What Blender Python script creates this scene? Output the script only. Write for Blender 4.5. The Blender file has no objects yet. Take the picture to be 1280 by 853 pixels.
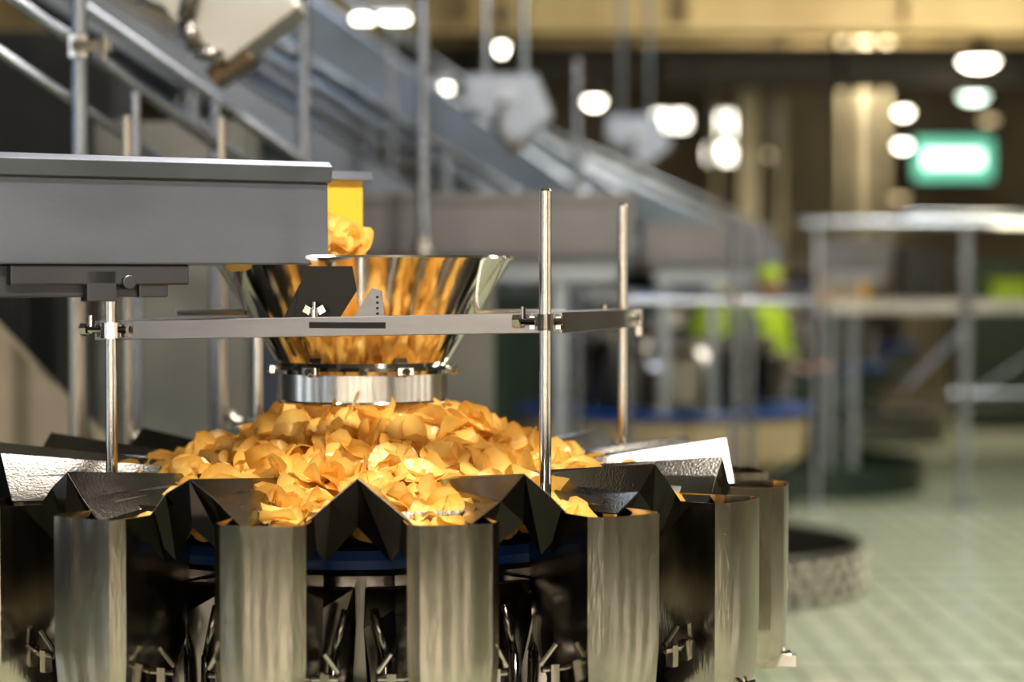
import bpy, bmesh, math, random
from mathutils import Vector, Matrix, noise
random.seed(7)
scene = bpy.context.scene
COL = scene.collection
H = 1.55

# ------------------------------------------------------------------ materials
def nmat(name):
    m = bpy.data.materials.new(name); m.use_nodes = True
    nt = m.node_tree; b = nt.nodes['Principled BSDF']
    return m, nt, b

def ramp_noise(nt, b, c1, c2, scale, stretch=(1,1,1), detail=4, sock='Base Color', lo=.35, hi=.65):
    tc = nt.nodes.new('ShaderNodeTexCoord'); mp = nt.nodes.new('ShaderNodeMapping')
    mp.inputs['Scale'].default_value = stretch
    nz = nt.nodes.new('ShaderNodeTexNoise'); nz.inputs['Scale'].default_value = scale
    nz.inputs['Detail'].default_value = detail
    r = nt.nodes.new('ShaderNodeValToRGB')
    r.color_ramp.elements[0].position = lo; r.color_ramp.elements[1].position = hi
    r.color_ramp.elements[0].color = (*c1, 1); r.color_ramp.elements[1].color = (*c2, 1)
    nt.links.new(tc.outputs['Object'], mp.inputs[0]); nt.links.new(mp.outputs[0], nz.inputs['Vector'])
    nt.links.new(nz.outputs['Fac'], r.inputs[0]); nt.links.new(r.outputs[0], b.inputs[sock])
    return mp, nz, r

def metal(name, col, rough, var=.06, scale=6, stretch=(1,1,1), bump=0.0, bscale=60):
    m, nt, b = nmat(name)
    b.inputs['Metallic'].default_value = 1
    c2 = tuple(c*.82 for c in col)
    mp, nz, r = ramp_noise(nt, b, c2, col, scale, stretch)
    mr = nt.nodes.new('ShaderNodeMapRange')
    mr.inputs['To Min'].default_value = max(rough-var, .02); mr.inputs['To Max'].default_value = rough+var
    nt.links.new(nz.outputs['Fac'], mr.inputs[0]); nt.links.new(mr.outputs[0], b.inputs['Roughness'])
    if bump:
        n2 = nt.nodes.new('ShaderNodeTexNoise'); n2.inputs['Scale'].default_value = bscale
        nt.links.new(mp.outputs[0], n2.inputs['Vector'])
        bp = nt.nodes.new('ShaderNodeBump'); bp.inputs['Strength'].default_value = bump
        bp.inputs['Distance'].default_value = .004
        nt.links.new(n2.outputs['Fac'], bp.inputs['Height']); nt.links.new(bp.outputs[0], b.inputs['Normal'])
    return m

def paint(name, c1, c2=None, rough=.5, scale=3, spec=.5):
    m, nt, b = nmat(name)
    c2 = c2 or tuple(c*.8 for c in c1)
    ramp_noise(nt, b, c2, c1, scale)
    b.inputs['Roughness'].default_value = rough
    return m

def emit(name, col, s):
    m, nt, b = nmat(name)
    b.inputs['Base Color'].default_value = (*col, 1)
    b.inputs['Emission Color'].default_value = (*col, 1)
    b.inputs['Emission Strength'].default_value = s
    return m

STEEL = metal('brushed_steel', (.62,.60,.57), .27, .06, 5, (1,1,6), .05, 90)
BUCKET = metal('bucket_steel', (.56,.52,.465), .14, .05, 4, (6,6,1), .05, 30)
MIRROR = metal('polished_steel', (.82,.79,.74), .11, .03, 4, (1,1,1), .03, 14)
COLLAR = metal('collar_satin_steel', (.78,.76,.73), .22, .03, 4)
DARK = metal('dark_polished_steel', (.30,.28,.27), .2, .06, 6, (1,1,1), .1, 20)
PAN = metal('pan_steel', (.24,.235,.23), .32, .05, 8, (1,1,1), .1, 230)
DIV = metal('divider_steel', (.26,.25,.24), .17, .05, 8, (1,1,1), .13, 240)
TROUGH = metal('trough_satin_steel', (.25,.27,.335), .36, .07, 3, (1,1,2), .05, 60)
BEDST = metal('bed_rail_steel', (.14,.14,.16), .4, .05, 5)
ROD = metal('rod_steel', (.62,.59,.56), .10, .03, 8)
RAILB = metal('rail_blue_grey_steel', (.36,.39,.46), .25, .05, 8)
GREYMET = metal('dull_steel', (.30,.33,.38), .4, .08, 3)
BLUE = paint('blue_seal_plastic', (.012,.06,.25), rough=.35)
BLACK = paint('black_plastic', (.012,.012,.014), rough=.4)
YELLOW = paint('yellow_liner', (.92,.60,.07), (.86,.53,.05), rough=.3)  # reflection of the chips put into the colour of the steel wall
BLACKST = metal('black_shadow_steel', (.045,.04,.037), .16, .05, 6)  # even near-black base colour for the divider end plates

def chip_mat():
    m, nt, b = nmat('potato_chip')
    mp, nz, r = ramp_noise(nt, b, (.84,.47,.08), (.96,.68,.22), 18, detail=5, lo=.3, hi=.52)
    at = nt.nodes.new('ShaderNodeAttribute'); at.attribute_name = 'rim'
    pw = nt.nodes.new('ShaderNodeMath'); pw.operation='POWER'; pw.inputs[1].default_value=4
    n3 = nt.nodes.new('ShaderNodeTexNoise'); n3.inputs['Scale'].default_value = 9
    ml = nt.nodes.new('ShaderNodeMath'); ml.operation='MULTIPLY'
    mc = nt.nodes.new('ShaderNodeMix'); mc.data_type='RGBA'
    nt.links.new(mp.outputs[0], n3.inputs['Vector'])
    nt.links.new(at.outputs['Fac'], pw.inputs[0]); nt.links.new(pw.outputs[0], ml.inputs[0]); nt.links.new(n3.outputs['Fac'], ml.inputs[1])
    nt.links.new(ml.outputs[0], mc.inputs['Factor']); nt.links.new(r.outputs[0], mc.inputs['A']); mc.inputs['B'].default_value=(.55,.22,.03,1)
    nt.links.new(mc.outputs['Result'], b.inputs['Base Color'])
    b.inputs['Roughness'].default_value = .32
    tr = nt.nodes.new('ShaderNodeBsdfTranslucent'); tr.inputs['Color'].default_value=(1,.72,.22,1)
    mx = nt.nodes.new('ShaderNodeMixShader'); mx.inputs[0].default_value = .28
    out = nt.nodes['Material Output']
    nt.links.new(b.outputs[0], mx.inputs[1]); nt.links.new(tr.outputs[0], mx.inputs[2])
    nt.links.new(mx.outputs[0], out.inputs[0])
    n2 = nt.nodes.new('ShaderNodeTexNoise'); n2.inputs['Scale'].default_value = 100
    nt.links.new(mp.outputs[0], n2.inputs['Vector'])
    bp = nt.nodes.new('ShaderNodeBump'); bp.inputs['Strength'].default_value = .35; bp.inputs['Distance'].default_value = .003
    nt.links.new(n2.outputs['Fac'], bp.inputs['Height']); nt.links.new(bp.outputs[0], b.inputs['Normal'])
    return m
CHIP = chip_mat()

# ------------------------------------------------------------------ helpers
def top(name, loc=(0,0,0)):
    e = bpy.data.objects.new(name, None); e.location = loc; e.empty_display_size = .1
    COL.objects.link(e); return e

def link(ob, parent=None):
    COL.objects.link(ob)
    if parent:
        ob.parent = parent
        ob.matrix_parent_inverse = Matrix.Translation(-Vector(parent.location))
    return ob

def mk(name, vs, fs, mat, parent=None, smooth=False, solid=0, bevel=0, split=False):
    me = bpy.data.meshes.new(name); me.from_pydata([tuple(v) for v in vs], [], fs)
    bm = bmesh.new(); bm.from_mesh(me); bmesh.ops.recalc_face_normals(bm, faces=bm.faces); bm.to_mesh(me); bm.free()
    me.materials.append(mat)
    if smooth:
        for p in me.polygons: p.use_smooth = True
    ob = bpy.data.objects.new(name, me); link(ob, parent)
    if solid:
        s = ob.modifiers.new('s', 'SOLIDIFY'); s.thickness = solid; s.offset = 0
    if bevel:
        bv = ob.modifiers.new('b', 'BEVEL'); bv.width = bevel; bv.segments = 2; bv.limit_method = 'ANGLE'
    if split:
        es = ob.modifiers.new('e', 'EDGE_SPLIT'); es.split_angle = math.radians(28)
    return ob

BOXF = [(0,1,3,2),(4,6,7,5),(0,4,5,1),(2,3,7,6),(0,2,6,4),(1,5,7,3)]
def boxv(c, s, M=None):
    out = []
    for i in (-.5,.5):
        for j in (-.5,.5):
            for k in (-.5,.5):
                v = Vector((s[0]*i, s[1]*j, s[2]*k))
                if M: v = M @ v
                out.append(v + Vector(c))
    return out
def box(name, c, s, mat, parent=None, M=None, bevel=.002):
    return mk(name, boxv(c, s, M), BOXF, mat, parent, bevel=bevel)

class Acc:
    def __init__(s): s.v=[]; s.f=[]
    def add(s, vs, fs):
        o=len(s.v); s.v += [Vector(v) for v in vs]; s.f += [tuple(i+o for i in f) for f in fs]
    def box(s, c, sz, M=None): s.add(boxv(c, sz, M), BOXF)
    def cyl(s, a, b, r, n=16, r2=None):
        v,f = cylv(a,b,r,n,r2); s.add(v,f)
    def make(s, name, mat, parent=None, **k): return mk(name, s.v, s.f, mat, parent, **k)

def cylv(a, b, r, n=16, r2=None):
    a=Vector(a); b=Vector(b); d=(b-a).normalized(); r2 = r if r2 is None else r2
    u = d.orthogonal().normalized(); w = d.cross(u)
    vs=[]
    for p,rr in ((a,r),(b,r2)):
        for i in range(n):
            t=2*math.pi*i/n; vs.append(p+(u*math.cos(t)+w*math.sin(t))*rr)
    fs=[(i,(i+1)%n,n+(i+1)%n,n+i) for i in range(n)]+[tuple(range(n))[::-1],tuple(range(n,2*n))]
    return vs,fs
def cyl(name,a,b,r,mat,parent=None,n=24,r2=None):
    v,f=cylv(a,b,r,n,r2); return mk(name,v,f,mat,parent,smooth=True,split=True)
def tube(name, pts, r, mat, parent=None, cyclic=False, bez=True):
    cu=bpy.data.curves.new(name,'CURVE'); cu.dimensions='3D'; cu.bevel_depth=r; cu.bevel_resolution=4; cu.use_fill_caps=True
    sp=cu.splines.new('NURBS' if bez else 'POLY'); sp.points.add(len(pts)-1)
    for i,p in enumerate(pts): sp.points[i].co=(*p,1)
    if bez: sp.order_u=3; sp.use_endpoint_u=True; sp.resolution_u=8
    cu.materials.append(mat)
    return link(bpy.data.objects.new(name,cu),parent)
def lathe(name, prof, c, mat, parent=None, n=96, smooth=True, solid=0, close=False, sub=1):
    if sub>1:
        q=[]
        for (r0,z0),(r1,z1) in zip(prof,prof[1:]):
            for k in range(sub): q.append((r0+(r1-r0)*k/sub, z0+(z1-z0)*k/sub))
        q.append(prof[-1]); prof=q
    vs=[];fs=[]; m=len(prof)
    for i in range(n):
        t=2*math.pi*i/n
        for r,z in prof: vs.append((c[0]+r*math.cos(t), c[1]+r*math.sin(t), z))
    for i in range(n):
        j=(i+1)%n
        for k in range(m-1 if not close else m):
            k2=(k+1)%m
            fs.append((i*m+k, j*m+k, j*m+k2, i*m+k2))
    return mk(name,vs,fs,mat,parent,smooth=smooth,solid=solid,split=smooth)

# ------------------------------------------------------------------ weigher
N=16; A0=math.radians(-8.5); ST=2*math.pi/N
def pol(C,r,t,ang,z):
    d=Vector((math.sin(ang),-math.cos(ang),0)); tt=Vector((math.cos(ang),math.sin(ang),0))
    return Vector((C[0],C[1],0))+d*r+tt*t+Vector((0,0,z))

def bucket(C,ang,parent,name,mat):
    T=H-.365
    def ring(z, ri, ro, w, wi, ch):
        pts=[pol(C,ri,-wi,ang,z),pol(C,ro-ch,-w,ang,z)]
        wf=w-ch*.7
        for k in range(7):
            s=-1+2*k/6; pts.append(pol(C,ro+.006*(1-s*s),wf*s,ang,z))
        pts+=[pol(C,ro-ch,w,ang,z),pol(C,ri,wi,ang,z)]
        return pts
    rs=[ring(T,.56,.748,.068,.056,.02),ring(T-.20,.575,.748,.068,.056,.02),ring(T-.29,.62,.743,.062,.05,.018),ring(T-.315,.65,.733,.055,.045,.014)]
    n=len(rs[0]); vs=[v for r in rs for v in r]; fs=[]
    for k in range(3):
        for i in range(n):
            j=(i+1)%n; fs.append((k*n+i,k*n+j,k*n+n+j,k*n+n+i))
    fs.append(tuple(range(3*n,4*n)))
    return mk(name,vs,fs,mat,parent,solid=.003,smooth=True,split=True)

def weigher(name, C):
    W=top(name,(C[0],C[1],0))
    T=H-.365
    lathe('base_plate',[(.0,0),(.62,0),(.62,.03),(.0,.03)],C,GREYMET,W)
    a=Acc()
    for i in range(4):
        an=math.pi/4+i*math.pi/2
        a.cyl(pol(C,.45,0,an,.03),pol(C,.45,0,an,.62),.04)
    a.make('stand_legs',STEEL,W)
    lathe('discharge_cone',[(.12,.3),(.60,.82),(.62,.84)],C,STEEL,W,solid=.004)
    lathe('central_body',[(.0,.6),(.40,.6),(.44,.75),(.45,1.07),(.44,1.09),(.0,1.09)],C,DARK,W)
    lathe('blue_seal_ring',[(.43,1.085),(.485,1.085),(.49,1.10),(.485,1.115),(.43,1.12)],C,BLUE,W,close=True)
    lathe('top_cone',[(.42,1.12),(.36,1.14),(.2,1.17),(.02,1.22)],C,PAN,W)
    p=Acc(); rd=Acc(); en=Acc(); hp=Acc(); rb=Acc(); lt=Acc()
    rnd=random.Random(11)
    for i in range(N):
        an=A0+i*ST
        z0=T-.035
        vs=[]
        for r,w in ((.30,.045),(.60,.066)):
            for t,dz in ((-w,.045),(-w*.6,0),(w*.6,0),(w,.045)):
                vs.append(pol(C,r,t,an,z0+dz+( .010 if r<.4 else 0)))
        p.add(vs,[(0,1,5,4),(1,2,6,5),(2,3,7,6)])
        am=an+ST/2
        jit=rnd.uniform(-.006,.008); off=rnd.uniform(-.016,.016)
        sl,sr=rnd.uniform(-.010,.012),rnd.uniform(-.010,.012)
        if abs(((am+math.pi)%(2*math.pi))-math.pi)<.15: off=0; jit=0; sl=sr=0
        pr_in=[(-.035,-.02),(-.02,.02),(0,.026),(.02,.02),(.035,-.02)]
        pr_out=[(-.084,-.012),(-.040+off,.026+sl),(off,.060),(.040+off,.026+sr),(.084,-.012)]
        vs=[pol(C,.30,t,am,T+z) for t,z in pr_in]+[pol(C,.655,t,am,T+z+jit) for t,z in pr_out]
        rd.add(vs,[(k,k+1,k+6,k+5) for k in range(4)])
        e=pr_out+[(.050,-.070),(0,-.012),(-.050,-.070)]
        vs=[pol(C,.656+(-.04 if z<-.03 else 0),t,am,T+z+jit) for t,z in e]
        en.add(vs,[(0,1,7),(1,2,6,7),(2,3,5,6),(3,4,5)])
        for sgn in (-1,1):
            c=.058*sgn
            z1,z2,z3=1.06,.90,.78
            out=[(-.05,z1,.50),(.05,z1,.50),(.052,z1-.06,.535),(.046,z2,.535),(.028,z3,.51),(-.028,z3,.51),(-.046,z2,.535),(-.052,z1-.06,.535)]
            f=[pol(C,r,c+t,am,z) for t,z,r in out]; b=[pol(C,.44,c+t,am,z) for t,z,r in out]
            n=8
            hp.add(f+b,[tuple(range(8))]+[(k,(k+1)%n,n+(k+1)%n,n+k) for k in range(n)])
            for s2 in (-1,1):
                q=[(s2*.036,1.03),(s2*.016,.95),(s2*.012,.80)]
                for (ta,za),(tb,zb) in zip(q,q[1:]):
                    rb.cyl(pol(C,.537,c+ta,am,za),pol(C,.533,c+tb,am,zb),.007,8)
        for sgn in (-1,1):
            lt.cyl(pol(C,.66,.03*sgn,am,.955),pol(C,.67,.05*sgn,am,.985),.0045,8)
            lt.cyl(pol(C,.66,.03*sgn,am,.945),pol(C,.66,.07*sgn,am,.945),.005,8)
            lt.box(pol(C,.66,.050*sgn,am,.935),(.014,.014,.035),Matrix.Rotation(am,3,'Z'))
        lt.cyl(pol(C,.70,0,an,.865),pol(C,.76,.02,an,.885),.006,8)
        lt.box(pol(C,.745,0,an,.875),(.012,.05,.02),Matrix.Rotation(an,3,'Z'))
        bucket(C,an,W,'weigh_bucket_%d'%(i+1),BUCKET)
    p.make('feeder_pans',PAN,W,solid=.002)
    rd.make('pan_dividers',DIV,W,solid=.003)
    en.make('divider_end_plates',BLACKST,W,solid=.002)
    hp.make('hopper_drive_housings',DARK,W,bevel=.004)
    rb.make('housing_ribs',DARK,W,smooth=True)
    lt.make('latches_and_links',ROD,W)
    return W

C1=(-.263,3.886)
W1=weigher('multihead_weigher',C1)

# support frame with rods
F=top('funnel_support_frame',(-.228,3.886,1.08))
cc=Vector((-.228,3.886,0)); ph=math.radians(12.5)
e1=Vector((math.cos(ph),-math.sin(ph),0)); e2=Vector((math.sin(ph),math.cos(ph),0)); hs=.37
cor={'fl':(cc-e1*hs-e2*hs,H-.092),'fr':(cc+e1*hs-e2*hs,H-.075),'br':(cc+e1*hs+e2*hs,H-.082),'bl':(cc-e1*hs+e2*hs,H-.095)}
RM=Matrix.Rotation(-ph,3,'Z')
for i,(k,(p,z)) in enumerate(cor.items()):
    zt=H+.135
    cyl('rod_%d'%(i+1),p+Vector((0,0,1.06)),p+Vector((0,0,zt)),.0098,ROD,F)
    cyl('rod_tip_%d'%(i+1),p+Vector((0,0,zt)),p+Vector((0,0,zt+.004)),.0098,ROD,F,r2=.007)
    a=Acc()
    a.cyl(p+Vector((0,0,z-.012)),p+Vector((0,0,z+.014)),.018,20)
    a.box(p+e2*.012*(1)+Vector((0,0,z)),(.05,.028,.02),RM)
    a.cyl(p-e1*.05-e2*.004+Vector((0,0,z+.002)),p+e1*.03-e2*.004+Vector((0,0,z+.002)),.006,10)
    a.cyl(p-e1*.052-e2*.004+Vector((0,0,z+.002)),p-e1*.040-e2*.004+Vector((0,0,z+.002)),.011,6)
    a.cyl(p-e1*.035-e2*.004+Vector((0,0,z-.004)),p-e1*.035-e2*.004+Vector((0,0,z+.026)),.004,8)
    a.make('rod_clamp_%d'%(i+1),ROD,F)
BARST = metal('bar_steel',(.42,.42,.45),.3,.05,5,(1,1,6))
def bar(name,p,q,h=.032,flange=None):
    d=(q-p); dn=d.normalized(); up=Vector((0,0,1)); n=dn.cross(up).normalized()
    a=Acc()
    def bx(off,th,z0,z1):
        vs=[]
        for s in (p,q):
            for o in (off-th/2,off+th/2):
                for z in (z0,z1): vs.append(s+n*o+Vector((0,0,z)))
        a.add(vs,BOXF)
    bx(0,.006,-h/2,h/2)
    if flange: bx(flange/2,abs(flange),h/2-.005,h/2)
    return a.make(name,BARST,F,bevel=.001)
def V3(p,z): return Vector((p.x,p.y,z))
fl,fr,br,bl=[V3(*cor[k]) for k in ('fl','fr','br','bl')]
bar('bar_front',fl-e1*.035+e2*.016,fr+e1*.025+e2*.016,flange=-.03)
bar('bar_right',fr+e1*.022+e2*.012,br+e1*.022+e2*.05,h=.034,flange=-.045)
bar('bar_back',bl-e1*.035-e2*.016,br+e1*.02-e2*.016,flange=.03)
bar('bar_left',fl-e1*.022+e2*.018,bl-e1*.022-e2*.016,flange=.03)
a=Acc(); q=br+e1*.03+e2*.02
a.box(q+Vector((0,0,-.008)),(.012,.02,.052),RM); a.make('end_tab',ROD,F)
def wingnut(p,name):
    a=Acc(); p=Vector(p)
    a.cyl(p,p+Vector((0,0,.018)),.007,12); a.cyl(p,p+Vector((0,0,.03)),.0035,10)
    for s in (-1,1):
        a.box(p+e1*.012*s+Vector((0,0,.016)),(.014,.003,.014),Matrix.Rotation(-ph,3,'Z')@Matrix.Rotation(-s*.5,3,'Y'))
    a.make(name,ROD,F,bevel=.001)
m=fl.lerp(fr,.47)
wingnut(m+e2*.022+Vector((0,0,.012)),'wing_nut_1')
a=Acc(); a.box(fl.lerp(fr,.55)+e2*.0115+Vector((0,0,.002)),(.13,.002,.010),RM); a.make('bar_slot',BLACK,F,bevel=.004)
mm=fl.lerp(fr,.46)+e2*.036
a=Acc()
def quad(acc,pts): acc.add(pts,[tuple(range(len(pts)))])
Z=lambda z: Vector((0,0,z))
quad(a,[mm-e1*.032+Z(.012),mm+e1*.046+Z(.014),mm+e1*.076+Z(.060),mm+e1*.068+Z(.100),mm-e1*.012+Z(.100),mm-e1*.024+Z(.06)])
quad(a,[mm-e1*.05+Z(.012),mm-e1*.032+Z(.012),mm-e1*.024+Z(.06),mm-e1*.028+e2*.02+Z(.07)])
a.make('funnel_hook_bracket',paint('bracket_dark',(.018,.016,.014),rough=.4),F,solid=.003)
gm=fl.lerp(fr,.60)+e2*.03
a=Acc(); quad(a,[gm-e1*.03+Z(.014),gm+e1*.022+Z(.014),gm+e1*.016+Z(.058),gm+Z(.062)])
a.make('gusset_plate',BARST,F,solid=.003)
a=Acc()
for k in range(4):
    c=gm+e1*.010-e2*.004+Z(.02+.009*k); a.cyl(c,c+e2*.002,.0022,8)
a.make('gusset_holes',BLACK,F)

# funnel
FC=(-.268,3.886)
FU=top('stainless_infeed_funnel',(FC[0],FC[1],H-.2))
lathe('cone_wall',[(.152,H-.160),(.268,H+.028)],FC,MIRROR,FU,n=128,sub=8)
lathe('cone_inner_wall',[(.150,H-.160),(.265,H+.028)],FC,MIRROR,FU,n=128,sub=8)
lathe('rolled_rim',[(.264,H+.028),(.270,H+.027),(.2725,H+.031),(.270,H+.035),(.264,H+.034)],FC,MIRROR,FU,close=True,n=128)
lathe('outlet_collar',[(.152,H-.158),(.1515,H-.166),(.1515,H-.222)],FC,COLLAR,FU,n=128,sub=4)
lathe('outlet_collar_inner',[(.148,H-.158),(.148,H-.222)],FC,COLLAR,FU,n=128)
lathe('collar_bottom_bead',[(.147,H-.222),(.153,H-.220),(.1545,H-.223),(.153,H-.226),(.147,H-.226)],FC,MIRROR,FU,n=128,close=True)
lathe('collar_flange',[(.148,H-.160),(.160,H-.160),(.162,H-.166),(.160,H-.173),(.148,H-.173)],FC,ROD,FU,close=True,n=128)
a=Acc()
for an in (-80,-30,30,82,140,200):
    r=math.radians(an); c=pol(FC,.160,0,r,H-.166)
    a.cyl(c-Z(.004),c+pol((0,0),.012,0,r,-.0),.008,12)
    a.box(pol(FC,.164,0,r,H-.166),(.03,.012,.016),Matrix.Rotation(r,3,'Z'))
a.make('collar_clamps',ROD,FU,bevel=.002)
a=Acc()
v,f=cylv(pol(FC,.21,0,math.radians(-78),H-.065),pol(FC,.21,0,math.radians(-78),H-.065)-e1*.13,.006,10); a.add(v,f)
v,f=cylv(pol(FC,.21,0,math.radians(78),H-.065),pol(FC,.21,0,math.radians(78),H-.065)+e1*.16,.006,10); a.add(v,f)
a.make('mounting_pins',STEEL,FU)

# ------------------------------------------------------------------ chips
SEG=16; RINGS=4
def chip_geom(acc, pos, normal, size, spin):
    seg=SEG; rings=RINGS
    curl=random.choice([random.uniform(3,10),random.uniform(10,20)])*random.choice([1,1,-1])
    c2=random.uniform(-7,7); ph1=random.uniform(0,6.28); ell=random.uniform(.74,1)
    fold=random.uniform(0,6.28); wob=random.uniform(.0008,.003)
    n=Vector(normal).normalized(); u=n.orthogonal().normalized(); w=n.cross(u)
    u,w=u*math.cos(spin)+w*math.sin(spin), -u*math.sin(spin)+w*math.cos(spin)
    vs=[]
    def P(r,t):
        rr=r*(1+.07*math.sin(2*t+ph1)+.035*math.sin(3*t+fold))
        x=rr*math.cos(t); y=rr*math.sin(t)*ell
        z=curl*x*x+c2*y*y+wob*math.sin(4*t+fold)*(r/size)**2*2
        z=max(min(z,.036),-.036)
        x*=1/(1+ (abs(curl)*abs(x))**2*.8)
        return Vector(pos)+u*x+w*y+n*z
    vs.append(P(0,0))
    for k in range(1,rings+1):
        for i in range(seg): vs.append(P(size*k/rings, 2*math.pi*i/seg))
    fs=[(0,1+i,1+(i+1)%seg) for i in range(seg)]
    for k in range(rings-1):
        for i in range(seg):
            a0=1+k*seg; b0=a0+seg
            fs.append((a0+i,b0+i,b0+(i+1)%seg,a0+(i+1)%seg))
    acc.add(vs,fs)
def rim_attr(ob):
    me=ob.data; at=me.attributes.new('rim','FLOAT','POINT'); per=1+SEG*RINGS
    for i in range(len(me.vertices)):
        j=i%per; at.data[i].value = 0 if j==0 else ((j-1)//SEG+1)/RINGS

def heap_z(r):
    pts=[(0,-.230),(.11,-.234),(.15,-.246),(.19,-.270),(.24,-.300),(.31,-.330),(.4,-.353),(.5,-.370),(.62,-.384)]
    for (a,za),(b,zb) in zip(pts,pts[1:]):
        if r<=b: return H+za+(zb-za)*(r-a)/(b-a)
    return H-.39
CH=Acc()
HC=(-.243,3.87)
cnt=0
while cnt<1250:
    r=math.sqrt(random.random())*.60; th=random.uniform(-math.pi,math.pi)
    d=((th-A0+ST/2)%ST)-ST/2
    lim=.43+.06*math.cos(th)
    if r>lim and abs(d)*r>.045: continue
    if r>.50 and not (-1.2<th<1.7):
        if random.random()<.8: continue
    if r>.40 and abs(th)>1.8: continue
    if r>.54 and random.random()<.3: continue
    if r>.25 and random.random()<.12: continue
    z=heap_z(r)-random.random()**1.5*.03*(1 if r<lim else .3)+.022*noise.noise(Vector((math.sin(th)*r*11,math.cos(th)*r*11,0)))
    if r<.17: z=min(z,H-.240)
    sl=Vector((math.sin(th)*.7,-math.cos(th)*.7,1)) if r<.3 else Vector((math.sin(th)*.3,-math.cos(th)*.3,1))
    tv=.65 if r<lim else .3
    n=sl.normalized()+Vector((random.gauss(0,tv),random.gauss(0,tv),random.gauss(0,.35)))
    p=pol(HC,r,0,th,z)
    if n.z<0: n.z*=-1
    chip_geom(CH,p,n,random.uniform(.030,.050)*(1 if r<lim else .78),random.uniform(0,6.28)); cnt+=1
heap=CH.make('potato_chip_heap',CHIP,None,smooth=True); rim_attr(heap)
prof=[(0,-.255),(.12,-.262),(.18,-.300),(.23,-.330),(.3,-.358),(.40,-.385)]
lathe('heap_core',[(r+.001,H+z) for r,z in prof],HC,CHIP,heap,n=48)

# ------------------------------------------------------------------ feeder trough
TR=top('vibratory_feeder_trough',(-.5,3.6,H))
A=Vector((-.311,3.65,0)); u=Vector((.849,.528,0)).normalized(); pp=Vector((-u.y,u.x,0))
def tp(s,t,z): return A+u*s+pp*t+Vector((0,0,H+z))
S0=-1.7; wd=.235; ex=.19
def strip(acc,prof,s0,s1):
    m=len(prof); vs=[tp(s0,t,z) for t,z in prof]+[tp(s1,t,z) for t,z in prof]
    acc.add(vs,[(k,k+1,m+k+1,m+k) for k in range(m-1)])
a=Acc()
strip(a,[(0,.020),(0,.155),(-.014,.158),(-.018,.182),(-.006,.190),(.006,.184)],S0,0)
a.make('near_side_wall',TROUGH,TR,solid=.004,bevel=.002)
a=Acc(); strip(a,[(0,0.022),(.0,.020),(wd,.020)],S0,0)
a.add([tp(0,0,.02),tp(ex,wd,.02),tp(0,wd,.02)],[(0,1,2)])
a.make('trough_floor',TROUGH,TR,solid=.003)
a=Acc(); strip(a,[(wd,.020),(wd,.182),(wd+.014,.186),(wd+.02,.170)],S0,-.05)
a.make('far_side_wall',TROUGH,TR,solid=.004)
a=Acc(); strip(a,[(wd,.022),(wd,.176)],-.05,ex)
a.make('yellow_discharge_liner',YELLOW,TR,solid=.004)  # end of the far wall, its yellow chip reflection painted on
a=Acc(); strip(a,[(wd,.174),(wd,.182),(wd-.014,.188),(wd-.018,.174)],-.05,ex+.012); a.make('liner_lip',TROUGH,TR,solid=.003)
UM=Matrix.Rotation(math.atan2(u.y,u.x),3,'Z')
a=Acc(); a.box(tp(-.95,.05,-.008),(1.30,.06,.052),UM); a.box(tp(-.40,.03,.002),(.30,.05,.033),UM)
a.make('bed_rail',BEDST,TR,bevel=.003)
a=Acc(); a.box(tp(-.40,.02,-.016),(.05,.03,.05),UM); a.box(tp(-.31,.02,-.012),(.05,.02,.045),UM); a.cyl(tp(-.355,.0,-.01),tp(-.355,.04,-.01),.012,12)
a.make('rail_brackets',BEDST,TR,bevel=.002)
a=Acc()
for s in (-1.6,-1.35):
    a.box(A+u*s+pp*.12+Vector((0,0,(H-.02)/2)),(.06,.06,H-.03),UM)
a.make('trough_legs',STEEL,TR)
CT=Acc()
for i in range(130):
    s=random.uniform(-.5,.17); t=random.uniform(.03,wd-.03)
    if t< s*wd/ex+.02: continue
    chip_geom(CT,tp(s,t,.03+random.random()*.06),Vector((random.gauss(0,.6),random.gauss(0,.6),1)),random.uniform(.026,.036),random.uniform(0,6))
for i in range(18):
    chip_geom(CT,tp(ex-.045-random.random()*.05,wd-.04-random.random()*.04,.035+random.random()*.05),Vector((random.gauss(0,.6),-.8+random.gauss(0,.4),.6)),.034,random.uniform(0,6))
rim_attr(CT.make('chips_on_feeder',CHIP,TR,smooth=True))

# ------------------------------------------------------------------ room shell
def floor_mat():
    m, nt, b = nmat('floor_tiles')
    tc=nt.nodes.new('ShaderNodeTexCoord'); br=nt.nodes.new('ShaderNodeTexBrick')
    mp=nt.nodes.new('ShaderNodeMapping'); mp.inputs['Scale'].default_value=(1,.4,1)
    br.offset=0; br.inputs['Scale'].default_value=1; br.inputs['Brick Width'].default_value=.16; br.inputs['Row Height'].default_value=.16
    br.inputs['Mortar Size'].default_value=.015
    br.inputs['Color1'].default_value=(.56,.575,.45,1); br.inputs['Color2'].default_value=(.48,.51,.40,1); br.inputs['Mortar'].default_value=(.26,.30,.22,1)
    nt.links.new(tc.outputs['Object'],mp.inputs[0]); nt.links.new(mp.outputs[0],br.inputs['Vector']); nt.links.new(br.outputs['Color'],b.inputs['Base Color'])
    b.inputs['Roughness'].default_value=.22
    return m
XL,XR,YB,YF,ZC=-7,9,-6,28,5.0
def shell(name,c,s,mat): return box(name,c,s,mat,None,bevel=0)
shell('floor',((XL+XR)/2,(YB+YF)/2,-.05),(XR-XL,YF-YB,.1),floor_mat())
shell('ceiling',((XL+XR)/2,(YB+YF)/2,ZC+.05),(XR-XL,YF-YB,.1),paint('ceiling_paint',(.22,.20,.16),(.13,.12,.10),.8))
WALL=paint('wall_tan',(.33,.28,.20),(.19,.16,.12),.8,.6)
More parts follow.
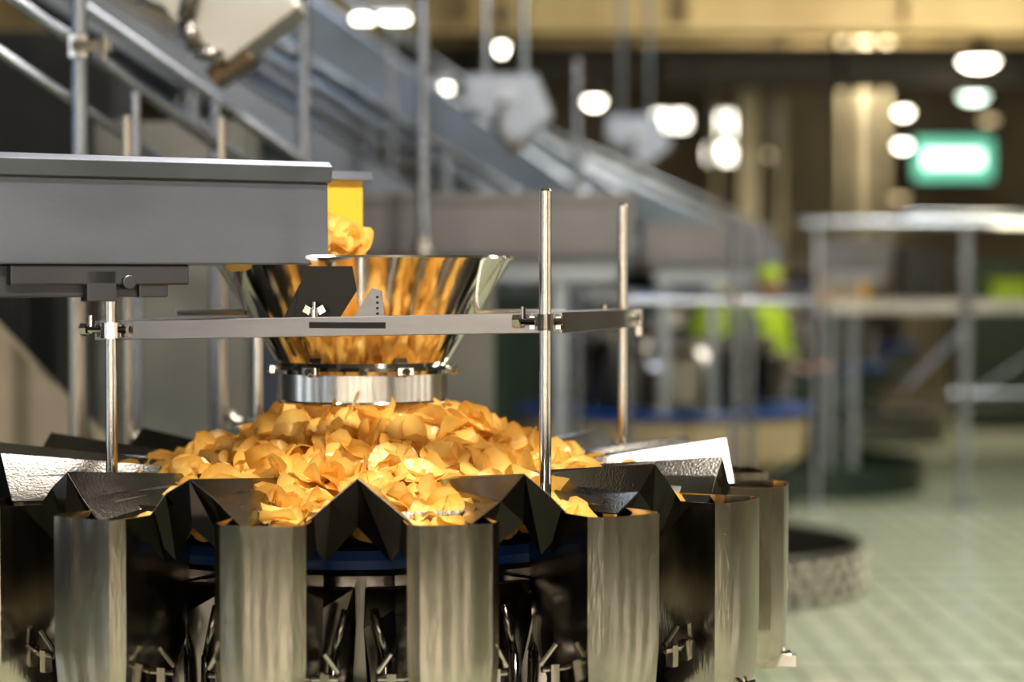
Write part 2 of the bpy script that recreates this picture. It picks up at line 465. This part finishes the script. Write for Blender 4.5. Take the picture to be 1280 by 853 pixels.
WALLG=paint('wall_grey',(.07,.078,.095),(.035,.04,.05),.8,.6)
shell('wall_back',((XL+XR)/2,YF+.05,ZC/2),(XR-XL,.1,ZC),WALL)
shell('wall_front',((XL+XR)/2,YB-.05,ZC/2),(XR-XL,.1,ZC),paint('wall_light',(.42,.365,.285),(.15,.13,.10),.8,1.2))
shell('wall_left',(XL-.05,(YB+YF)/2,ZC/2),(.1,YF-YB,ZC),WALLG)
shell('wall_right',(XR+.05,(YB+YF)/2,ZC/2),(.1,YF-YB,ZC),WALL)

WIN=emit('daylight_glass',(1,.94,.80),7)
FRM=paint('window_frame_paint',(.1,.1,.09))
def window(name,x,z,w,h,y=YF,mat=WIN):
    s=-1 if y>0 else 1
    W=top(name,(x,y,z)); box('pane',(x,y+s*.03,z),(w,.02,h),mat,W,bevel=0)
    a=Acc()
    for k in (-1,1):
        a.box((x+k*w/2,y+s*.04,z),(.06,.06,h+.06)); a.box((x,y+s*.04,z+k*h/2),(w+.06,.06,.06))
    a.box((x,y+s*.045,z),(.05,.05,h)); a.make('frame',FRM,W)
def side_glow_panel(name,y,z,w,h,x,mat):
    s=-1 if x>0 else 1
    W=top(name,(x,y,z)); box('pane',(x+s*.03,y,z),(.02,w,h),mat,W,bevel=0)
    a=Acc()
    for k in (-1,1):
        a.box((x+s*.04,y+k*w/2,z),(.06,.06,h+.06)); a.box((x+s*.04,y,z+k*h/2),(.06,w+.06,.06))
    a.box((x+s*.045,y,z),(.05,.05,h)); a.make('frame',FRM,W)
window('window_1',2.05,3.55,.50,.26); window('window_2',2.75,3.5,.45,.36); window('window_3',2.68,3.12,.40,.26)
GLOWF=emit('warm_window_glass',(1,.87,.68),11)  # unseen glowing panels added behind the camera for streaks on the buckets
k=4
for x in (-5.6,-4.1,-2.4,-1.0,.6,2.0,4.0,6.0):
    window('window_%d'%k,x,2.1,.45,3.0,y=YB,mat=GLOWF); k+=1  # added glow panels, built with the window function
GLOWR=emit('side_window_glass',(1,.90,.74),3.5)  # unseen warm panels added so collar and rods have something bright to reflect
for y in (-4,-2,0,2,4,6):
    side_glow_panel('window_%d'%k,y,2.1,.8,3.0,XR,GLOWR); k+=1
GLOWL=emit('cool_window_glass',(.84,.92,1),2.5)  # cool panels added on the unseen left wall, for reflections in the metal
for y in (-4,-2,0,2,4):
    side_glow_panel('window_%d'%k,y,2.1,.8,3.0,XL,GLOWL); k+=1

BEAMY=paint('beam_yellow_paint',(.54,.43,.23),(.40,.30,.15),.6,1.2)
BEAMD=paint('beam_dark_paint',(.08,.07,.055),rough=.6)
def ibeam(name,x0,x1,y,z0,z1,w,mat):
    a=Acc(); cx=(x0+x1)/2; L=x1-x0; t=(z1-z0)*.12
    a.box((cx,y,(z0+z1)/2),(L,w*.2,z1-z0)); a.box((cx,y,z0+t/2),(L,w,t)); a.box((cx,y,z1-t/2),(L,w,t))
    k=x0+.3
    while k<x1: a.box((k,y,(z0+z1)/2),(.05,w*.9,z1-z0)); k+=1.6
    return a.make(name,mat)
ibeam('ceiling_beam',XL,XR,16,3.32,3.80,.5,BEAMY)
ibeam('ceiling_beam',XL,XR,19,3.2,3.55,.5,BEAMD)
ibeam('ceiling_beam',XL,XR,23,3.85,4.3,.5,BEAMY)
def duct(name,x,z,r,y0,y1):
    W=top(name,(x,(y0+y1)/2,z)); cyl('pipe',(x,y0,z),(x,y1,z),r,GREYMET,W)
    a=Acc(); y=y0+.5
    while y<y1: a.cyl((x,y-.03,z),(x,y+.03,z),r+.02,24); a.cyl((x,y,z+r),(x,y,ZC),.012,8); y+=2
    a.make('duct_bands_and_hangers',STEEL,W)
duct('ventilation_duct',6.9,4.5,.25,12,27)
duct('ventilation_duct',1.5,4.6,.2,14,27)
COLM=paint('column_tan',(.52,.46,.33),(.40,.35,.25),.6)
def column(name,x,y,w):
    a=Acc(); a.box((x,y,ZC/2),(w*.3,w,ZC)); a.box((x-w/2,y,ZC/2),(.05,w,ZC)); a.box((x+w/2,y,ZC/2),(.05,w,ZC)); a.box((x,y,.02),(w*1.5,w*1.5,.04)); a.make(name,COLM)
column('steel_column',3.3,20.5,.42); column('steel_column',2.75,25.5,.75); column('steel_column',6.6,20.5,.42)

LAMP=emit('lamp_white',(1,.94,.78),18); LAMPG=emit('lamp_green_white',(.8,1,.85),7)
def pendant(name,x,y,z,r,mat=LAMP):
    W=top(name,(x,y,z))
    lathe('shade',[(r,z),(r*.95,z+.04),(r*.5,z+.14),(.05,z+.2),(.05,z+.26),(.0,z+.26)],(x,y),BEAMD,W,n=32)
    lathe('bulb_diffuser',[(.001,z-.06),(r*.5,z-.05),(r*.85,z-.01),(r*.9,z+.01)],(x,y),mat,W,n=32)
    cyl('cord',(x,y,z+.26),(x,y,ZC),.01,BLACK,W,n=8)
pendant('pendant_lamp',3.94,18.3,3.36,.17); pendant('pendant_lamp',4.75,22.3,3.40,.16,LAMPG)
pendant('pendant_lamp',4.45,24.6,3.42,.09); pendant('pendant_lamp',4.6,25.5,3.1,.09)
pendant('pendant_lamp',.76,20,3.17,.09); pendant('pendant_lamp',-.07,14.6,3.10,.035)
pendant('pendant_lamp',2.4,24.4,3.0,.07)
SOFT=emit('lamp_soft_warm',(1,.80,.48),1.8)
for x,y,z in ((3.2,26.5,3.05),(5.9,26.8,3.5),(4.9,27.3,2.55)):
    pendant('pendant_lamp',x,y,z,.12,SOFT)
def strip_lamp(name,x,y,z,L):
    W=top(name,(x,y,z)); box('housing',(x,y,z+.05),(L+.06,.16,.06),GREYMET,W)
    cyl('tube',(x-L/2,y,z),(x+L/2,y,z),.012,LAMP,W,n=12)
    a=Acc(); a.cyl((x-L/3,y,z+.08),(x-L/3,y,ZC),.008,6); a.cyl((x+L/3,y,z+.08),(x+L/3,y,ZC),.008,6); a.make('hangers',BLACK,W)
strip_lamp('strip_lamp',-.55,14,2.76,.3); strip_lamp('strip_lamp',-.75,12.4,3.02,.3)

S=top('illuminated_sign',(5.1,25,2.9))
box('case',(5.1,25.06,2.9),(.98,.1,.56),BLACK,S); box('panel_white',(5.1,25.0,2.9),(.66,.02,.16),emit('sign_white',(.95,1,.9),3),S)
SG=emit('sign_green',(.20,.70,.52),.9)
box('panel_green_top',(5.1,25.0,3.06),(.9,.02,.16),SG,S); box('panel_green_bottom',(5.1,25.0,2.74),(.9,.02,.16),SG,S)
box('panel_green_left',(4.7,25.0,2.9),(.12,.02,.16),SG,S); box('panel_green_right',(5.5,25.0,2.9),(.12,.02,.16),SG,S)
a=Acc(); a.cyl((4.8,25.06,3.18),(4.8,25.06,ZC),.01,6); a.cyl((5.4,25.06,3.18),(5.4,25.06,ZC),.01,6); a.make('hangers',BLACK,S)

# ------------------------------------------------------------------ background: stair/conveyor rails at left
R1=top('inclined_conveyor_guard_rail',(-.9,5,1))
tube('rail_upper',[(-1.9,4.8,2.75),(-1.15,4.95,2.195),(-.62,5.25,1.80)],.0165,RAILB,R1,bez=False)
tube('rail_lower',[(-1.9,5.4,2.80),(-1.0,5.5,2.175),(-.50,5.65,1.82)],.0165,RAILB,R1,bez=False)
tube('rail_kick',[(-1.9,4.8,2.6),(-1.15,4.95,2.05),(-.80,5.15,1.80)],.012,RAILB,R1,bez=False)
cyl('post_1',(-.992,4.97,0),(-.992,4.97,2.6),.0185,RAILB,R1)
cyl('post_2',(-.88,5.06,0),(-.88,5.06,1.98),.0125,RAILB,R1)
cyl('post_3',(-.76,5.55,0),(-.76,5.55,2.0),.015,RAILB,R1)
a=Acc(); a.cyl((-.992,4.97,2.05),(-.992,4.97,2.10),.028,16); a.box((-.96,4.955,2.075),(.09,.03,.025)); a.cyl((-.93,4.93,2.04),(-.93,4.93,2.10),.008,8); a.make('cross_clamp',ROD,R1)
a=Acc(); a.box((-.992,4.97,.01),(.12,.12,.02)); a.box((-.88,5.06,.01),(.1,.1,.02)); a.box((-.76,5.55,.01),(.1,.1,.02)); a.make('base_feet',GREYMET,R1)

P1=top('bent_steel_pipework',(-.7,4.75,1.2))
BRONZE=metal('warm_steel_pipe',(.50,.46,.42),.25,.05,5)
tube('pipe_1',[(-.845,4.75,1.9),(-.845,4.75,1.30),(-.845,4.75,1.19),(-.78,4.75,1.175),(-.60,4.75,1.18),(-.53,4.75,1.20),(-.50,4.75,1.27),(-.50,4.75,1.40)],.011,BRONZE,P1)
tube('pipe_2',[(-.645,4.8,1.9),(-.645,4.8,1.33),(-.635,4.8,1.23),(-.565,4.8,1.215),(-.485,4.8,1.23),(-.465,4.8,1.3)],.011,BRONZE,P1)
tube('pipe_3',[(-.83,4.7,1.19),(-.72,4.7,1.15),(-.60,4.7,1.16),(-.50,4.7,1.24)],.008,BLACK,P1)
cyl('riser_1',(-.845,4.75,0),(-.845,4.75,1.3),.011,BRONZE,P1); cyl('riser_2',(-.645,4.8,0),(-.645,4.8,1.4),.011,BRONZE,P1)
cyl('riser_3',(-.955,4.75,0),(-.955,4.75,1.52),.02,BRONZE,P1)

PANEL=paint('cabinet_grey_paint',(.15,.15,.14),(.11,.11,.105),.45)
PANELB=paint('machine_blue_grey',(.15,.18,.235),(.10,.12,.16),.4)
TAN=paint('beige_panel',(.26,.225,.17),(.20,.17,.13),.5)
TANS=paint('skirt_warm_beige',(.42,.34,.22),(.34,.27,.17),.4)
DGREEN=paint('dark_green_guard',(.03,.05,.035),rough=.3)
def cabinet(name,x,y,w,d,h,mat,z0=0):
    W=top(name,(x,y,z0)); box('body',(x,y,z0+h/2+.05),(w,d,h-.1),mat,W,bevel=.01)
    box('plinth',(x,y,z0+.03),(w*.95,d*.95,.06),BLACK,W)
    box('door',(x,y-d/2-.008,z0+h/2+.05),(w*.9,.016,h*.86),mat,W,bevel=.004)
    a=Acc(); a.box((x+w*.36,y-d/2-.03,z0+h*.55),(.02,.03,.12)); a.cyl((x-w*.42,y-d/2-.02,z0+h*.3),(x-w*.42,y-d/2-.02,z0+h*.36),.012); a.cyl((x-w*.42,y-d/2-.02,z0+h*.7),(x-w*.42,y-d/2-.02,z0+h*.76),.012)
    a.make('handle_and_hinges',STEEL,W)
cabinet('control_cabinet',-1.0,6.5,.44,.4,2.0,PANEL)
cabinet('control_cabinet',-1.62,6.3,.5,.4,1.55,BLACK)
cabinet('control_cabinet',-.28,6.75,.45,.3,1.6,PANEL)

def incline(name,p0,p1,w,h,mat,railh=.25,rails=True,railmat=None):
    p0=Vector(p0);p1=Vector(p1); W=top(name,tuple(p0.lerp(p1,.5))); railmat=railmat or RAILB
    d=(p1-p0); L=d.length; dn=d.normalized(); s=Vector((0,0,1)).cross(dn).normalized(); up=dn.cross(s)
    M=Matrix((dn,s,up)).transposed(); c=p0.lerp(p1,.5)
    box('bed',c,(L,w,h*.35),GREYMET,W,M=M)
    for k in (-1,1): box('side_plate_%d'%(k+2),c+s*w/2*k+up*.03,(L,.015,h),mat,W,M=M)
    n=int(L/.12); a=Acc()
    for i in range(n): a.box(p0.lerp(p1,(i+.5)/n)+up*h*.3,(.01,w*.95,h*.35),M)
    a.make('flights',TAN,W)
    a=Acc()
    for t in (.12,.5,.85):
        q=p0.lerp(p1,t)
        for k in (-1,1):
            f=q+s*w/2*k; a.cyl((f.x,f.y,0),(f.x,f.y,f.z),.022,12); a.cyl((f.x,f.y,0),(f.x,f.y,.015),.05,12)
            if rails: a.cyl((f.x,f.y,f.z),(f.x,f.y,f.z+railh),.014,12)
    a.make('legs',railmat,W)
    if rails:
        for k in (-1,1):
            tube('rail_%d'%(k+2),[p0+s*w/2*k+Z(railh),p1+s*w/2*k+Z(railh)],.017,railmat,W,bez=False)
            tube('midrail_%d'%(k+2),[p0+s*w/2*k+Z(railh*.6),p1+s*w/2*k+Z(railh*.6)],.012,railmat,W,bez=False)
    return W
incline('inclined_conveyor',(.00,8.3,1.50),(-2.4,7.7,3.0),.4,.13,PANELB,.34)
incline('inclined_conveyor',(.55,11.5,1.6),(-1.9,10.8,3.3),.5,.26,PANELB,.34)
incline('inclined_conveyor',(1.8,15.4,1.6),(-.9,14.8,2.75),.5,.26,PANELB,.25)
incline('inclined_conveyor',(-.98,5.5,.85),(-2.0,5.3,2.0),.3,.24,TAN,.1,False)

def hood(name,c,s,hang,mat):
    c=Vector(c); W=top(name,tuple(c))
    pr=[(-.20,.30),(.14,.30),(.22,.10),(.05,-.03),(-.03,.0),(-.10,.10),(-.20,.14)]
    vs=[];n=len(pr)
    for y in (-.11,.11):
        for x,z in pr: vs.append(c+Vector((x*s,y*s,z*s)))
    mk('housing',vs,[tuple(range(n)),tuple(range(n,2*n))]+[(k,(k+1)%n,n+(k+1)%n,n+k) for k in range(n)],mat,W,bevel=.006)
    a=Acc(); q=[(-.02,.17),(-.045,.07),(-.02,.0),(.04,-.02)]
    for (x0,z0),(x1,z1) in zip(q,q[1:]):
        a.cyl(c+Vector((x0*s,-.125*s,z0*s)),c+Vector((x1*s,-.125*s,z1*s)),.02*s,10)
    a.make('swing_arm',DARK,W,smooth=True)
    box('mouth',c+Vector((.05*s,0,-.03*s)),(.11*s,.17*s,.04*s),BROWN,W,M=Matrix.Rotation(-.6,3,'Y'))
    a=Acc(); a.cyl(c+Vector((-.1*s,0,.28*s)),c+Vector((-.1*s,0,hang)),.014,10); a.cyl(c+Vector((.08*s,0,.28*s)),c+Vector((.08*s,0,hang)),.014,10)
    a.box(c+Vector((0,-.12*s,.2*s)),(.1*s,.03,.06*s))
    a.make('hangers',GREYMET,W)
SHEET=metal('sheet_light',(.50,.49,.47),.42,.06,4); SHEETD=metal('sheet_blue_grey',(.26,.29,.35),.42,.06,4); BROWN=paint('product_residue',(.12,.07,.03),(.04,.025,.015),.3)  # last one is the brown tone of the chute mouth box
hood('discharge_chute_hood',(-.72,5.2,2.08),1.0,ZC-2.08,SHEET)
hood('discharge_chute_hood',(-.02,8.7,2.10),.85,ZC-2.10,SHEETD)
hood('discharge_chute_hood',(.72,12.5,2.2),.9,ZC-2.2,SHEETD)

def bgtrough(name,x0,x1,y,z0,z1):
    W=top(name,((x0+x1)/2,y,z0)); a=Acc()
    a.box(((x0+x1)/2,y-.13,(z0+z1)/2),(x1-x0,.01,z1-z0)); a.box(((x0+x1)/2,y+.13,(z0+z1)/2),(x1-x0,.01,z1-z0)); a.box(((x0+x1)/2,y,z0),(x1-x0,.27,.01)); a.box(((x0+x1)/2,y-.14,z1),(x1-x0,.03,.03))
    a.make('channel',BGT,W)
    a=Acc()
    for x in (x0+.1,x1-.25): a.box((x,y,z0/2),(.05,.05,z0-.01))
    a.box(((x0+x1)/2,y,z0-.05),(x1-x0-.1,.12,.08)); a.make('legs_and_bed',GREYMET,W)
BGT=metal('trough_far_steel',(.17,.17,.18),.4,.05,3)
bgtrough('vibratory_feeder_trough',-.60,.42,7.55,1.62,1.82)
bgtrough('vibratory_feeder_trough',.62,1.2,10.2,1.60,1.78)
bgtrough('vibratory_feeder_trough',2.1,2.6,14.9,1.6,1.8)

def post(name,x,y,h,r=.02):
    W=top(name,(x,y,0)); cyl('tube',(x,y,0),(x,y,h),r,RAILB,W,n=16); cyl('foot',(x,y,0),(x,y,.015),.06,GREYMET,W,n=16)
    a=Acc(); a.cyl((x,y,h*.6),(x,y,h*.6+.05),r+.012,16); a.make('collar',STEEL,W)
post('support_post',-.626,6.5,2.7,.02); post('support_post',-.29,7.05,2.7,.02)
post('support_post',.30,10,2.55,.022)

# ------------------------------------------------------------------ further weighers along the line
LIME=paint('lime_hi_vis',(.38,.52,.03),(.30,.42,.02),rough=.6)
def bgweigher(name,C,bodymat,ringmat,studs=False):
    W=top(name,(C[0],C[1],0))
    lathe('floor_ring',[(1.0,0),(1.0,.22),(.985,.23),(.97,.22),(.97,.0)],C,ringmat,W,n=64,close=True)
    if studs:
        a=Acc()
        for row in range(3):
            for i in range(48):
                an=2*math.pi*(i+(row%2)*.5)/48; z=.045+row*.065
                c=[(0,-.026),(.036,0),(0,.026),(-.036,0)]
                vs=[pol(C,1.000,t,an,z+dz) for t,dz in c]+[pol(C,1.008,t*.7,an,z+dz*.7) for t,dz in c]
                a.add(vs,[(4,5,6,7)]+[(k,(k+1)%4,4+(k+1)%4,4+k) for k in range(4)])
        a.make('tread_studs',paint('stud_light',(.95,.92,.80),rough=.3),W)
    lathe('ring_well',[(.97,.02),(.5,.03),(.3,.05)],C,BLACK,W,n=48)
    lathe('skirt',[(.45,.05),(.46,.5),(.70,.66),(.72,.82),(.70,.86)],C,bodymat,W,n=64,solid=.01)
    lathe('blue_table_seal',[(.0,.88),(.74,.87),(.75,.885),(.74,.90),(.0,.92)],C,BLUE,W,n=64)
    lathe('central_body',[(.42,.91),(.40,1.1),(.28,1.2),(.0,1.26)],C,DARK,W,n=32)
    a=Acc();b=Acc()
    for i in range(14):
        an=2*math.pi*i/14+.1
        for rr,w,z0,z1,acc in ((.58,.085,.94,1.16,a),(.50,.07,1.15,1.24,b)):
            vs=[]
            for z,k in ((z0,.75),(z1,1)):
                for dr,t in ((-.07,-w),(.07,-w),(.07,w),(-.07,w)): vs.append(pol(C,rr+dr*k,t*k,an,z))
            acc.add(vs,[(0,1,2,3),(4,5,6,7),(0,1,5,4),(1,2,6,5),(2,3,7,6),(3,0,4,7)])
    a.make('weigh_buckets',DARK,W,bevel=.006); b.make('feeder_pans',DARK,W,bevel=.006)
    lathe('infeed_funnel',[(.15,1.36),(.27,1.56),(.275,1.565)],C,DARK,W,n=48,solid=.004)
    lathe('funnel_collar',[(.15,1.30),(.15,1.36),(.17,1.36)],C,STEEL,W,n=48,solid=.004)
    for k,(x,y) in enumerate(((-.37,-.37),(.37,-.37),(.37,.37),(-.37,.37))):
        cyl('rod_%d'%(k+1),(C[0]+x,C[1]+y,.9),(C[0]+x,C[1]+y,1.72),.012,RAILB,W,n=12)
    a=Acc()
    for s in (-1,1): a.box((C[0],C[1]+s*.37,1.46),(.80,.01,.035)); a.box((C[0]+s*.37,C[1],1.46),(.01,.80,.035))
    a.make('frame_bars',GREYMET,W)
    return W
bgweigher('background_weigher',(.76,10.85),TANS,paint('ring_grey',(.10,.095,.08),rough=.4),True)
bgweigher('background_weigher',(2.0,15.8),DGREEN,DGREEN)
bgweigher('background_weigher',(3.1,20.5),GREYMET,PANEL)

# ------------------------------------------------------------------ workers
SKIN=paint('skin',(.50,.30,.20),rough=.5); NAVY=paint('navy_workwear',(.02,.03,.07),rough=.8); HAIR=paint('hair',(.03,.02,.015),rough=.6)
def worker(name,x,y,yaw,vest,trous,h=1.74,cap=None):
    W=top(name,(x,y,0)); k=h/1.74; R=Matrix.Rotation(yaw,3,'Z'); O=Vector((x,y,0))
    T=lambda v: O+R@(Vector(v)*k)
    J={'pel':(0,0,.95,.145,.11),'bel':(0,-.01,1.08,.14,.105),'che':(0,-.01,1.28,.17,.12),'sho':(0,0,1.42,.11,.09),'nek':(0,-.005,1.50,.055,.055),'hb':(0,-.02,1.56,.055,.055)}
    for s,n in ((-1,'l'),(1,'r')):
        J['s'+n]=(s*.17,0,1.40,.062,.062); J['e'+n]=(s*.22,-.06,1.13,.045,.045); J['w'+n]=(s*.17,-.28,1.06,.032,.028)
        J['h'+n]=(s*.10,.0,.90,.095,.095); J['k'+n]=(s*.11,-.02,.50,.065,.065); J['a'+n]=(s*.11,.02,.10,.045,.045); J['t'+n]=(s*.12,-.14,.045,.042,.035)
    E=[('pel','bel'),('bel','che'),('che','sho'),('sho','nek'),('nek','hb')]
    for n in 'lr': E+=[('sho','s'+n),('s'+n,'e'+n),('e'+n,'w'+n),('pel','h'+n),('h'+n,'k'+n),('k'+n,'a'+n),('a'+n,'t'+n)]
    keys=list(J); me=bpy.data.meshes.new('b'); me.from_pydata([tuple(T(J[q][:3])) for q in keys],[(keys.index(a),keys.index(b)) for a,b in E],[])
    ob=bpy.data.objects.new('b',me); COL.objects.link(ob)
    sk=ob.modifiers.new('k','SKIN'); ss=ob.modifiers.new('s','SUBSURF'); ss.levels=2; ss.render_levels=2
    for i,q in enumerate(keys):
        sv=me.skin_vertices[0].data[i]; sv.radius=(J[q][3]*k,J[q][4]*k); sv.use_root=(q=='pel')
    dg=bpy.context.evaluated_depsgraph_get(); dg.update()
    m2=bpy.data.meshes.new_from_object(ob.evaluated_get(dg)); bpy.data.objects.remove(ob)
    m2.materials.clear()
    for mt in (trous,vest,SKIN,BLACK): m2.materials.append(mt)
    Ri=R.transposed()
    for p in m2.polygons:
        c=(Ri@(p.center-O))/k; p.use_smooth=True
        p.material_index = 2 if c.z>1.47 else (3 if c.z<.11 else (1 if (c.z>.98 and abs(c.x)<.19 and c.y>-.15) else 0))
    b=bpy.data.objects.new('body_and_clothes',m2); link(b,W)
    bm=bmesh.new(); bmesh.ops.create_uvsphere(bm,u_segments=24,v_segments=18,radius=1)
    for v in bm.verts:
        c=v.co; z=c.z; w=.075*(1-.18*max(0,-z)); v.co=Vector((c.x*w, c.y*.095*(1-.1*max(0,-z))-.008*max(0,-z), z*.118))
        if c.y<0 and abs(v.co.x)<.014 and -.035<v.co.z<.015: v.co.y-=.016
    for v in bm.verts: v.co=T(v.co+Vector((0,-.025,1.635)))
    hm=bpy.data.meshes.new('head'); bm.to_mesh(hm); bm.free(); hm.materials.append(SKIN)
    for p in hm.polygons: p.use_smooth=True
    link(bpy.data.objects.new('head',hm),W)
    a=Acc()
    for s in (-1,1): a.cyl(T((s*.028,-.112,1.645)),T((s*.028,-.118,1.645)),.009,10)
    a.box(T((0,-.112,1.585)),(.045,.008,.008),R); a.make('eyes_and_mouth',BLACK,W)
    a=Acc()
    for s in (-1,1): a.box(T((s*.078,-.015,1.635)),(.014,.03,.055),R)
    a.make('ears',SKIN,W,bevel=.005)
    vs=[];fs=[]
    for j in range(7):
        for i in range(20):
            t=2*math.pi*i/20; e=math.pi/2*j/6; zz=(.10*math.sin(e)); rr=math.cos(e)
            vs.append(T((.084*rr*math.cos(t),.104*rr*math.sin(t)-.02,1.665+zz)))
    for j in range(6):
        for i in range(20): fs.append((j*20+i,j*20+(i+1)%20,j*20+20+(i+1)%20,j*20+20+i))
    mk('cap' if cap else 'hair',vs,fs,cap or HAIR,W,smooth=True)
    for s,nm in ((-1,'hand_left'),(1,'hand_right')):
        a=Acc(); wp=Vector((s*.165,-.30,1.055)); a.box(T(wp+Vector((0,-.035,0))),(.075,.085,.028),R)
        for q in range(4):
            x0=s*(-.030+.02*q); L=(.07,.078,.072,.058)[q]
            a.cyl(T(wp+Vector((x0,-.075,0))),T(wp+Vector((x0,-.075-L*.55,-.012))),.0085,8,.008); a.cyl(T(wp+Vector((x0,-.075-L*.55,-.012))),T(wp+Vector((x0,-.075-L*.85,-.04))),.008,8,.0065)
        a.cyl(T(wp+Vector((-s*.035,-.02,0))),T(wp+Vector((-s*.062,-.065,-.012))),.011,8,.008)
        a.make(nm,SKIN,W,bevel=.003)
worker('factory_worker',1.27,13.6,.3,LIME,NAVY,1.74,LIME)
worker('factory_worker',1.66,14.1,.9,LIME,NAVY,1.60,LIME)

def crate(name,c,s,mat):
    W=top(name,tuple(c)); c=Vector(c); a=Acc(); t=.015
    a.box(c+Vector((0,0,t/2)),(s[0],s[1],t))
    for k in (-1,1):
        a.box(c+Vector((k*s[0]/2,0,s[2]/2)),(t,s[1],s[2])); a.box(c+Vector((0,k*s[1]/2,s[2]/2)),(s[0],t,s[2]))
        a.box(c+Vector((0,k*(s[1]/2+.012),s[2]-.015)),(s[0]+.04,.025,.03)); a.box(c+Vector((k*(s[0]/2+.012),0,s[2]-.015)),(.025,s[1],.03))
    a.make('shell',mat,W,bevel=.004)
def table(name,x,y,w,d,h,mat=GREYMET):
    W=top(name,(x,y,0)); box('top',(x,y,h-.02),(w,d,.04),mat,W); a=Acc()
    for i in (-1,1):
        for j in (-1,1): a.box((x+i*(w/2-.04),y+j*(d/2-.04),(h-.04)/2),(.04,.04,h-.04))
    a.box((x,y,h*.35),(w-.1,d-.1,.03)); a.make('legs_and_shelf',DARK,W)
table('work_table',3.6,18.2,2.6,.6,1.3)
crate('plastic_crate',(2.75,18.1,1.302),(.45,.3,.25),paint('orange_crate',(.7,.4,.08))); crate('plastic_crate',(3.4,18.1,1.302),(.35,.3,.5),BLACK); crate('plastic_crate',(4.15,18.1,1.302),(.3,.3,.22),LIME)
cabinet('control_cabinet',5.1,22,1.2,.5,1.7,DGREEN)
cabinet('control_cabinet',-.05,13.3,1.0,.5,1.45,DGREEN)
cabinet('control_cabinet',-1.4,12.5,1.0,.5,2.2,PANELB)
cabinet('control_cabinet',.3,17.6,1.3,.5,2.1,PANEL)
cabinet('control_cabinet',-2.2,9.5,1.0,.5,2.6,BLACK)

# right-hand safety rails
G=top('safety_guard_rail',(3.3,14,0))
tube('top_rail',[(1.9,14.3,1.90),(6.5,14.3,1.90)],.026,RAILB,G,bez=False)
tube('top_rail_rear',[(2.7,14.8,1.97),(6.5,14.8,1.97)],.016,RAILB,G,bez=False)
a=Acc(); a.box((4.3,14.3,1.35),(4.4,.05,.08)); a.make('mid_bar',SHEET,G)
tube('low_rail',[(2.9,14.3,.77),(6.5,14.3,.77)],.02,RAILB,G,bez=False)
a=Acc()
for x in (3.0,4.3,5.7):
    a.box((x,14.3,.95),(.06,.05,1.9)); a.box((x,14.3,.01),(.16,.16,.02))
a.box((2.02,14.3,.95),(.03,.03,1.9)); a.box((2.02,14.3,.01),(.16,.16,.02))
a.make('posts',RAILB,G)
a=Acc(); a.cyl((2.6,14.3,.80),(2.98,14.3,1.18),.02); a.cyl((3.1,14.3,.80),(3.4,14.3,1.0),.018); a.cyl((3.4,14.3,1.0),(3.9,14.3,1.32),.018); a.make('braces',RAILB,G)
G2=top('safety_guard_rail',(.9,9,0))
tube('top_rail',[(.45,9,1.445),(1.25,9,1.445)],.022,RAILB,G2,bez=False)
cyl('post_1',(.93,9,0),(.93,9,1.78),.019,RAILB,G2); cyl('post_2',(1.03,9.3,0),(1.03,9.3,1.76),.016,RAILB,G2); cyl('post_3',(.48,9,0),(.48,9,1.5),.015,RAILB,G2)
a=Acc(); a.cyl((.93,9,1.42),(.93,9,1.48),.03); a.cyl((1.03,9.3,1.42),(1.03,9.3,1.47),.028); a.box((.98,9.15,1.445),(.03,.34,.03)); a.make('clamps',STEEL,G2)

# ------------------------------------------------------------------ lights
def area(name,loc,size,power,col,target=None,sy=None):
    l=bpy.data.lights.new(name,'AREA'); l.energy=power; l.color=col; l.size=size
    if sy: l.shape='RECTANGLE'; l.size_y=sy
    o=bpy.data.objects.new(name,l); o.location=loc; COL.objects.link(o)
    if target is not None:
        o.rotation_euler=(Vector(target)-Vector(loc)).to_track_quat('-Z','Y').to_euler()
    return o
area('ceiling_light',(.5,4.6,4.6),1.2,85,(1,.92,.80),(-.26,3.9,1.2),1.2)
area('ceiling_light',(-1.7,2.2,4.4),.5,75,(1,.95,.87),(-.3,3.8,1.2),1.2)
area('ceiling_light',(1.6,1.0,4.6),.3,290,(1,.92,.78),(-.2,3.8,1.2),.6)  # added spot focused on the weigher to brighten the chips
area('ceiling_light',(-2.0,7.5,4.6),.8,28,(.70,.83,1),(-1.0,7.0,0),2)
area('ceiling_light',(.5,10.5,4.6),.8,46,(.76,.87,1),(.5,10.5,0),2)
area('ceiling_light',(3.6,8.5,4.8),1,240,(1,.97,.82),(2.6,9,0),3)
area('ceiling_light',(3.4,13,4.8),1,210,(1,.96,.82),(3.2,13.5,0),3)
area('ceiling_light',(3.5,20.8,4.8),1,480,(1,.90,.70),(3.5,24,1),3)
area('ceiling_light',(3.5,13.6,2.9),.3,36,(1,.82,.48),(3.0,16,4.2),3)  # warm light without a fixture, aimed upward at the yellow beam
w=bpy.data.worlds.new('World'); scene.world=w; w.use_nodes=True
w.node_tree.nodes['Background'].inputs[0].default_value=(.6,.65,.75,1); w.node_tree.nodes['Background'].inputs[1].default_value=.2

# ------------------------------------------------------------------ camera
cam=bpy.data.cameras.new('camera'); co=bpy.data.objects.new('camera',cam); COL.objects.link(co)
cam.sensor_width=36; cam.lens=2700*36/1280
co.location=(0,0,H); co.rotation_euler=(math.radians(90)-math.atan((426.5-345)/2700),0,0)
cam.dof.use_dof=True; cam.dof.focus_distance=3.5; cam.dof.aperture_fstop=1.7
cam.clip_end=100
scene.camera=co
scene.view_settings.view_transform='Standard'
scene.view_settings.look='Medium High Contrast'
scene.view_settings.exposure=-0.25
